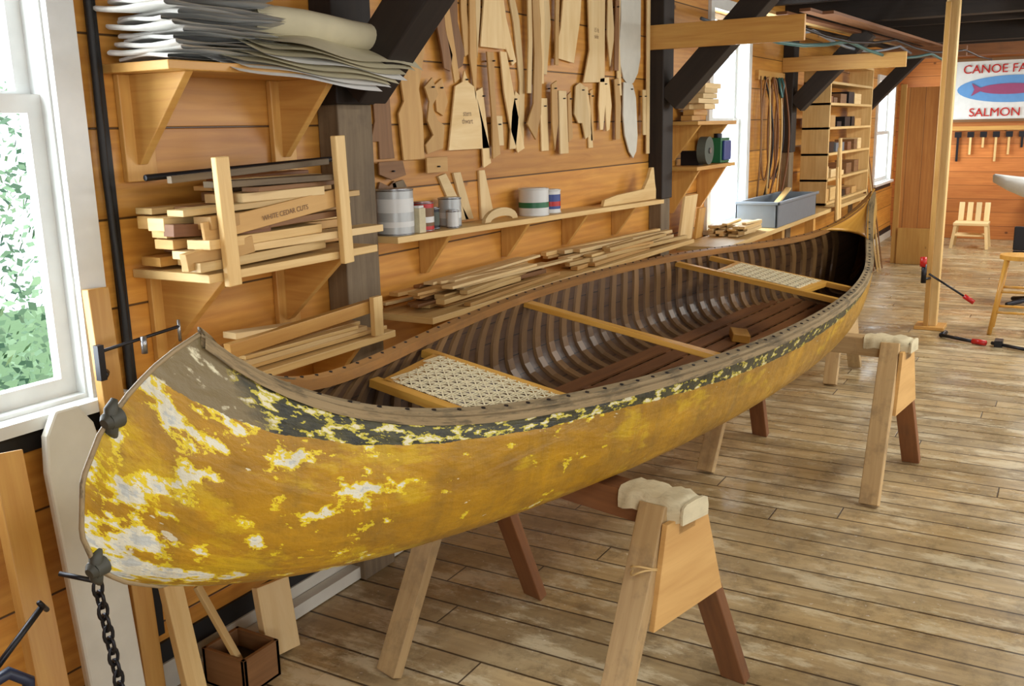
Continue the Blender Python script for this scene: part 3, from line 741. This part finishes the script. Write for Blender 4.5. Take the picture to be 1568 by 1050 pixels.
b=B()
for k in range(12): b.beam((12.05+.04*k,1.95+.05*(k%4),.01),(11.98+.03*k,2.33,2.1+.1*(k%5)),.03,.012,random.choice(['brownw','pine','dark','redw']),up=(0,1,0))
b.obj('wood_strip_bundle')
b=B(); b.bb(12.95,13.15,1.47,1.9,0,2.16,'wallv',1); b.bb(12.93,12.96,1.42,1.5,0,2.2,'pine2'); b.bb(12.93,12.96,1.88,1.95,0,2.2,'pine2'); b.bb(12.9,12.96,1.5,1.88,0,.45,'pine2'); b.obj('partition_panel',bevel=.004)
b=B(); b.bb(12.9,13.1,-1.0,2.36,2.5,2.63,'redw'); b.bb(11.4,11.5,1.1,2.44,2.42,2.52,'redw'); b.obj('cross_beam')
b=B()
for k in range(5): b.beam((7.0+.1*k,2.2-.14*k,2.54+.02*(k%2)),(12.0,1.9-.12*k,2.56+.02*(k%2)),.08,.022,random.choice(['brownw','pine','redw','dark']))
b.obj('overhead_stored_strips')
b=B(); b.tube([(6.2+.45*k,2.05-.07*k,2.41-.08*math.sin(math.pi*(k%5)/5)) for k in range(13)],.014,'teal')
b.tube([(6.2+.45*k,1.95-.09*k,2.43-.06*math.sin(math.pi*((k+2)%4)/4)) for k in range(13)],.010,'iron'); b.tube([(6.3+.4*k,2.2-.05*k,2.50-.10*math.sin(math.pi*((k+1)%6)/6)) for k in range(13)],.012,'tub'); b.obj('overhead_hoses')
b=B(); b.bb(8.87,8.99,.93,1.03,0,2.72,'pine',1.0)
b.bb(8.83,8.86,.99,1.03,0,2.7,'pine2')
b.bb(8.8,9.05,.86,1.1,0,.03,'pine2'); b.obj('support_pole',bevel=.004)
b=B(); P0=V((8.74,1.0,.50)); b.tube([P0+V((0,.04,-.08)),P0+V((0,.04,.08))],.022,'iron',10); b.tube([P0+V((0,.05,.06)),P0+V((0,.05,.14))],.028,'red',10); b.tube([P0,P0+V((.02,-.32,-.2))],.009,'iron',8); b.tube([P0+V((.02,-.28,-.175)),P0+V((.02,-.36,-.225))],.02,'red',10); b.tube([P0+V((0,.04,-.05)),P0+V((.09,.0,-.05))],.012,'iron',8); b.obj('bar_clamp')
b=B(); cx,cy,h=9.0,.33,.66
b.cyl((cx,cy,h-.035),(cx,cy,h),.16,mat='yellowpine',n=28)
lg=[]
for sx in(-1,1):
    for sy in(-1,1):
        p0=V((cx+sx*.18,cy+sy*.18,0)); p1=V((cx+sx*.1,cy+sy*.1,h-.03)); b.tube([p0,p1],[.018,.02],'yellowpine',10); lg.append((p0,p1))
for z in(.2,.38):
    q=[p0.lerp(p1,z/h) for p0,p1 in lg]
    for i,j in((0,1),(1,3),(3,2),(2,0)): b.tube([q[i],q[j]],.011,'yellowpine',8)
b.obj('wooden_stool')
b=B()
b.tube([(8.55,.85,.02),(8.4,.6,.02)],.014,'iron',8); b.tube([(8.4,.6,.022),(8.35,.5,.025)],.022,'red',8); b.tube([(8.55,.85,.02),(8.68,.83,.02)],.02,'iron',8); b.obj('bar_clamp')
b=B(); b.tube([(8.4,.46,.02),(8.15,.05,.02)],.014,'iron',8); b.bb(8.34,8.46,.38,.44,0,.05,'iron'); b.tube([(8.15,.05,.02),(8.3,.02,.02)],.018,'iron',8); b.obj('bar_clamp')
def chair(x,y,s=1,mat='birch'):
    b=B(); 
    b.bb(x-.2,x+.2,y-.22,y+.22,.38*s,.42*s,mat)
    for sx in(-.17,.17):
        for sy in(-.19,.19): b.beam((x+sx*1.25,y+sy*1.2,0),(x+sx,y+sy,.4*s),.04,.04,mat,up=(1,0,0))
    for k in range(4): b.beam((x+.18,y-.17+.11*k,.42*s),(x+.26,y-.17+.11*k,.72*s),.07,.02,mat,up=(1,0,0))
    b.bb(x-.16,x+.16,y-.2,y+.2,.2*s,.225*s,mat); b.obj('small_wooden_chair',bevel=.003)
chair(14.9,1.2,.85)
b=B(); cx,cy=10.35,.25
b.cyl((cx,cy,.04),(cx,cy,.50),.04,.04,'iron')
for a in range(4): b.tube([(cx,cy,.08),(cx+.28*math.cos(a*1.57+.7),cy+.28*math.sin(a*1.57+.7),.03)],.025,'iron')
b.bb(cx-.2,cx+.2,cy-.2,cy+.2,.50,.55,'iron'); b.bb(cx-.22,cx-.17,cy-.2,cy+.2,.56,.78,'iron'); b.obj('shop_chair',bevel=.01)
b=B(); G=[]
for i in range(17):
    f=i/16; row=[]
    for j in range(11):
        a=math.pi*j/10; w=.42*(math.sin(math.pi*(.02+.6*f))**.55); row.append(V((11.3+w*math.cos(a)*1.0,.74-2.2*f,1.08-.36*w/.42*math.sin(a)+.12*(1-f)**3)))
    G.append(row)
b.grid(G,'canwhite'); 
for y in (-.3,-1.1): b.bb(10.9,11.7,y-.04,y+.04,.65,.725,'pine'); b.bb(10.92,11.0,y-.03,y+.03,0,.65,'pine'); b.bb(11.6,11.68,y-.03,y+.03,0,.65,'pine')
o=b.obj('white_dinghy_hull'); md=o.modifiers.new('th','SOLIDIFY'); md.thickness=.02
sg=empty('painted_sign')
b=B(); b.bb(15.93,15.99,.0,1.72,1.72,2.62,'canwhite',1.0)
for (y0,y1,z0,z1) in ((0,1.72,2.58,2.62),(0,1.72,1.72,1.76),(1.68,1.72,1.72,2.62),(0,.04,1.72,2.62)): b.bb(15.91,15.94,y0,y1,z0,z1,'brownlbl')
b.obj('board',sg)
M['sea']=plain('sign_blue',(96,150,205),.5); M['fish']=plain('sign_fish',(150,70,110),.5)
b=B(); el=[(math.cos(a),math.sin(a)) for a in [2*math.pi*i/36 for i in range(36)]]
b.prism([(c*.74,s*.19) for c,s in el],(15.928,.88,2.18),(0,-1,0),(0,0,1),.008,'sea',1)
b.prism([(c*.40,s*.075) for c,s in el],(15.918,.93,2.18),(0,-1,0),(0,0,1),.008,'fish',1)
b.prism([(-.34,0),(-.50,.09),(-.46,0),(-.50,-.09)],(15.917,.93,2.18),(0,-1,0),(0,0,1),.008,'fish',1); b.obj('painting',sg)
for tx,z in(('CANOE FACTORY',2.41),('SALMON FALLS',1.80)):
    text(tx,.17,Matrix(((0,0,-1,15.92),(-1,0,0,.86),(0,1,0,z),(0,0,0,1))),'red','lettering',sg,.004)
b=B()
for k in range(14):
    y=1.55-.17*k; b.bb(15.96,15.99,y,y+.03,1.15+.1*(k%3),1.55,random.choice(['iron','brownw','pine'])); 
    b.bb(15.95,15.99,y-.03,y+.06,1.5,1.58,'iron')
b.bb(15.95,16,-.9,1.7,1.6,1.66,'pine2'); b.obj('hanging_tools')
b=B(); b.bb(15.2,15.95,-1.6,.5,.8,.86,'pine2')
for y in(-1.5,.4): b.bb(15.3,15.4,y-.05,y+.05,0,.8,'pine2'); b.bb(15.8,15.9,y-.05,y+.05,0,.8,'pine2')
for k in range(8): b.bb(15.4+.05*(k%3),15.6,-1.4+.22*k,-1.3+.22*k,.86,.95+.06*(k%4),random.choice(['red','blue','iron','canwhite','green','pine']))
b.obj('workbench',bevel=.003)
# ------------------------------------------------------------------ left foreground
b=B()
b.prism([(0,0),(.17,0),(.185,.9),(.17,1.0),(.13,1.06),(.06,1.06),(.02,1.0),(.005,.9)],(1.47,2.24,.0),(1,0,0),V((.02,.14,1)).normalized(),.03,'whitew',1); b.obj('white_plank',bevel=.008)
b=B(); b.beam((1.72,2.30,0),(1.75,2.40,1.36),.07,.03,'pine2',up=(0,1,0)); b.obj('wood_batten',bevel=.003)
b=B(); b.tube([(1.66,2.30,1.20),(1.93,2.28,1.225)],.005,'iron'); b.bb(1.655,1.675,2.29,2.31,1.12,1.22,'iron'); b.tube([(1.67,2.30,1.13),(1.70,2.33,1.13)],.012,'iron'); b.tube([(1.93,2.28,1.18),(1.93,2.28,1.245)],.005,'steel'); b.tube([(1.80,2.28,1.17),(1.80,2.28,1.22)],.009,'steel'); b.obj('c_clamp')
b=B()
b.beam((1.19,1.92,0.02),(1.31,2.22,1.03),.08,.035,'pine2',up=(0,1,0)); b.beam((1.80,2.20,0.02),(1.82,2.40,.95),.07,.03,'pine',up=(0,1,0)); 
b.beam((1.30,1.68,0.02),(.92,1.72,.60),.08,.03,'pine',up=(0,1,0)); b.obj('leaning_boards',bevel=.003)
b=B()
for k in range(24):
    c=V((1.285+.003*k,1.88,.76-.031*k)); R3=Matrix.Rotation(k*math.pi/2,3,'Z')
    b.tube([c+R3@V((.012*math.cos(a),0,.022*math.sin(a))) for a in [2*math.pi*i/12 for i in range(12)]],.0045,'iron',6,closed=True)
b.tube([(1.28,1.88,.78),(1.24,1.95,.80)],.006,'iron'); b.obj('chain')
b=B(); q=V((-.26,.12,-.06)); b.tube([V(p)+q for p in [(1.22,1.78,.66),(1.24,1.76,.72),(1.30,1.74,.74),(1.34,1.74,.70),(1.33,1.74,.62),(1.28,1.76,.58),(1.22,1.78,.60)]],.014,'dkblue',8); b.tube([V((1.27,1.78,.72))+q,V((1.42,1.78,.83))+q],.007,'iron'); b.tube([V((1.40,1.76,.85))+q,V((1.44,1.8,.805))+q],.006,'iron'); b.obj('c_clamp')
b=B(); x0,x1,y0,y1=1.96,2.12,2.17,2.36
for s in((x0,x1,y0,y0+.015),(x0,x1,y1-.015,y1),(x0,x0+.015,y0,y1),(x1-.015,x1,y0,y1)): b.bb(*s,0,.13,'brownw')
b.bb(x0,x1,y0,y1,0,.012,'brownw'); b.bb(1.99,2.09,2.2,2.33,.012,.08,'iron'); b.beam((2.0,2.2,.05),(1.95,2.34,.36),.03,.015,'pine'); b.obj('wooden_crate',bevel=.002)
b=B(); b.box((2.235,2.29,.125),(.15,.03,.25),Matrix.Rotation(-.25,3,'X')@Matrix.Rotation(.12,3,'Y'),'birch',1); b.obj('wood_offcut',bevel=.003)
b=B(); b.beam((2.0,2.40,.03),(3.3,2.40,.03),.05,.05,'whitew'); b.obj('white_batten')
# ------------------------------------------------------------------ outside
m=NT('leaf_green'); at=m.n('ShaderNodeAttribute',attribute_name='rnd').outputs['Fac']
m.set(Base_Color=m.mix(at,lin((34,84,50)),lin((170,206,160))),Roughness=.6); M['leaf']=m.m
b=B(); 
nl=15000
P=np.random.rand(nl,4)
for i in range(nl):
    x=P[i,0]*7.0; y=4.8+P[i,1]*3.4; z=-.9+(P[i,2]**1.15)*3.0+.25*math.sin(x*1.9)+.15*math.sin(x*5.3)
    s=random.uniform(.02,.05); d=V((random.gauss(0,1),random.gauss(0,1),random.gauss(0,1))).normalized(); e=d.orthogonal().normalized(); c=V((x,y,z))
    b.add([c-d*s,c-e*s*.6,c+d*s,c+e*s*.6],[(0,1,2,3)],'leaf',lambda k,f:[(0,0)]*4,P[i,3])
b.obj('shrub_foliage')
M['grass']=plain('grass',(110,142,92),.9); M['bark']=plain('bark',(150,140,120),.9)
b=B(); b.bb(-20,12,2.62,14,-.9,-.8,'grass'); b.obj('ground_outside')
b=B()
for x,y in((.9,9),(2.4,10),(3.6,9),(5.2,11)): b.tube([(x,y,-.8),(x+.1,y,2),(x-.1,y,5)],[.12,.09,.06],'bark')
b.obj('tree_trunks')
# ------------------------------------------------------------------ light
w=bpy.data.worlds.new('sky'); sc.world=w; w.use_nodes=True; nt=w.node_tree
bg=nt.nodes['Background']; bg.inputs[0].default_value=(.84,.92,1,1); bg.inputs[1].default_value=2.6
def area(name,loc,rot,sx,sy,e,c=(1,.95,.87)):
    l=bpy.data.lights.new(name,'AREA'); l.shape='RECTANGLE'; l.size=sx; l.size_y=sy; l.energy=e; l.color=c
    o=bpy.data.objects.new(name,l); COL.objects.link(o); o.location=loc; o.rotation_euler=rot; return o
for i,(x,y) in enumerate([(0.6,-.6),(5.0,-.8),(9.8,-.8),(13.4,-.3)]):
    area('ceiling_fill',(x,y,2.55),(0.35,0,0),1.8,.5,(36,54,96,90)[i],(1,.97,.90))  # unseen area lights added under the ceiling to brighten the interior
area('rear_fill',(XR+.1,-2,1.8),(0,math.radians(-80),0),1.6,2.8,62,(1,.98,.95))  # added fill from behind the camera, stands in for unseen windows
area('right_fill',(3.5,YR+.1,1.7),(math.radians(80),0,0),5,1.6,88,(1,.98,.95))  # added soft fill along the unseen right wall
area('right_fill',(10.5,YR+.1,1.7),(math.radians(80),0,0),5,1.6,125,(1,.98,.95))  # second added fill, for the far half of the room
for h,e in zip(HW,(66,110,60)): area('window_daylight',((h[0]+h[1])/2,WY+.3,(h[2]+h[3])/2),(math.radians(-90),0,0),h[1]-h[0],h[3]-h[2],e,(.90,.96,1))
sc.view_settings.view_transform='Standard'; sc.view_settings.look='None'; sc.view_settings.exposure=0.0
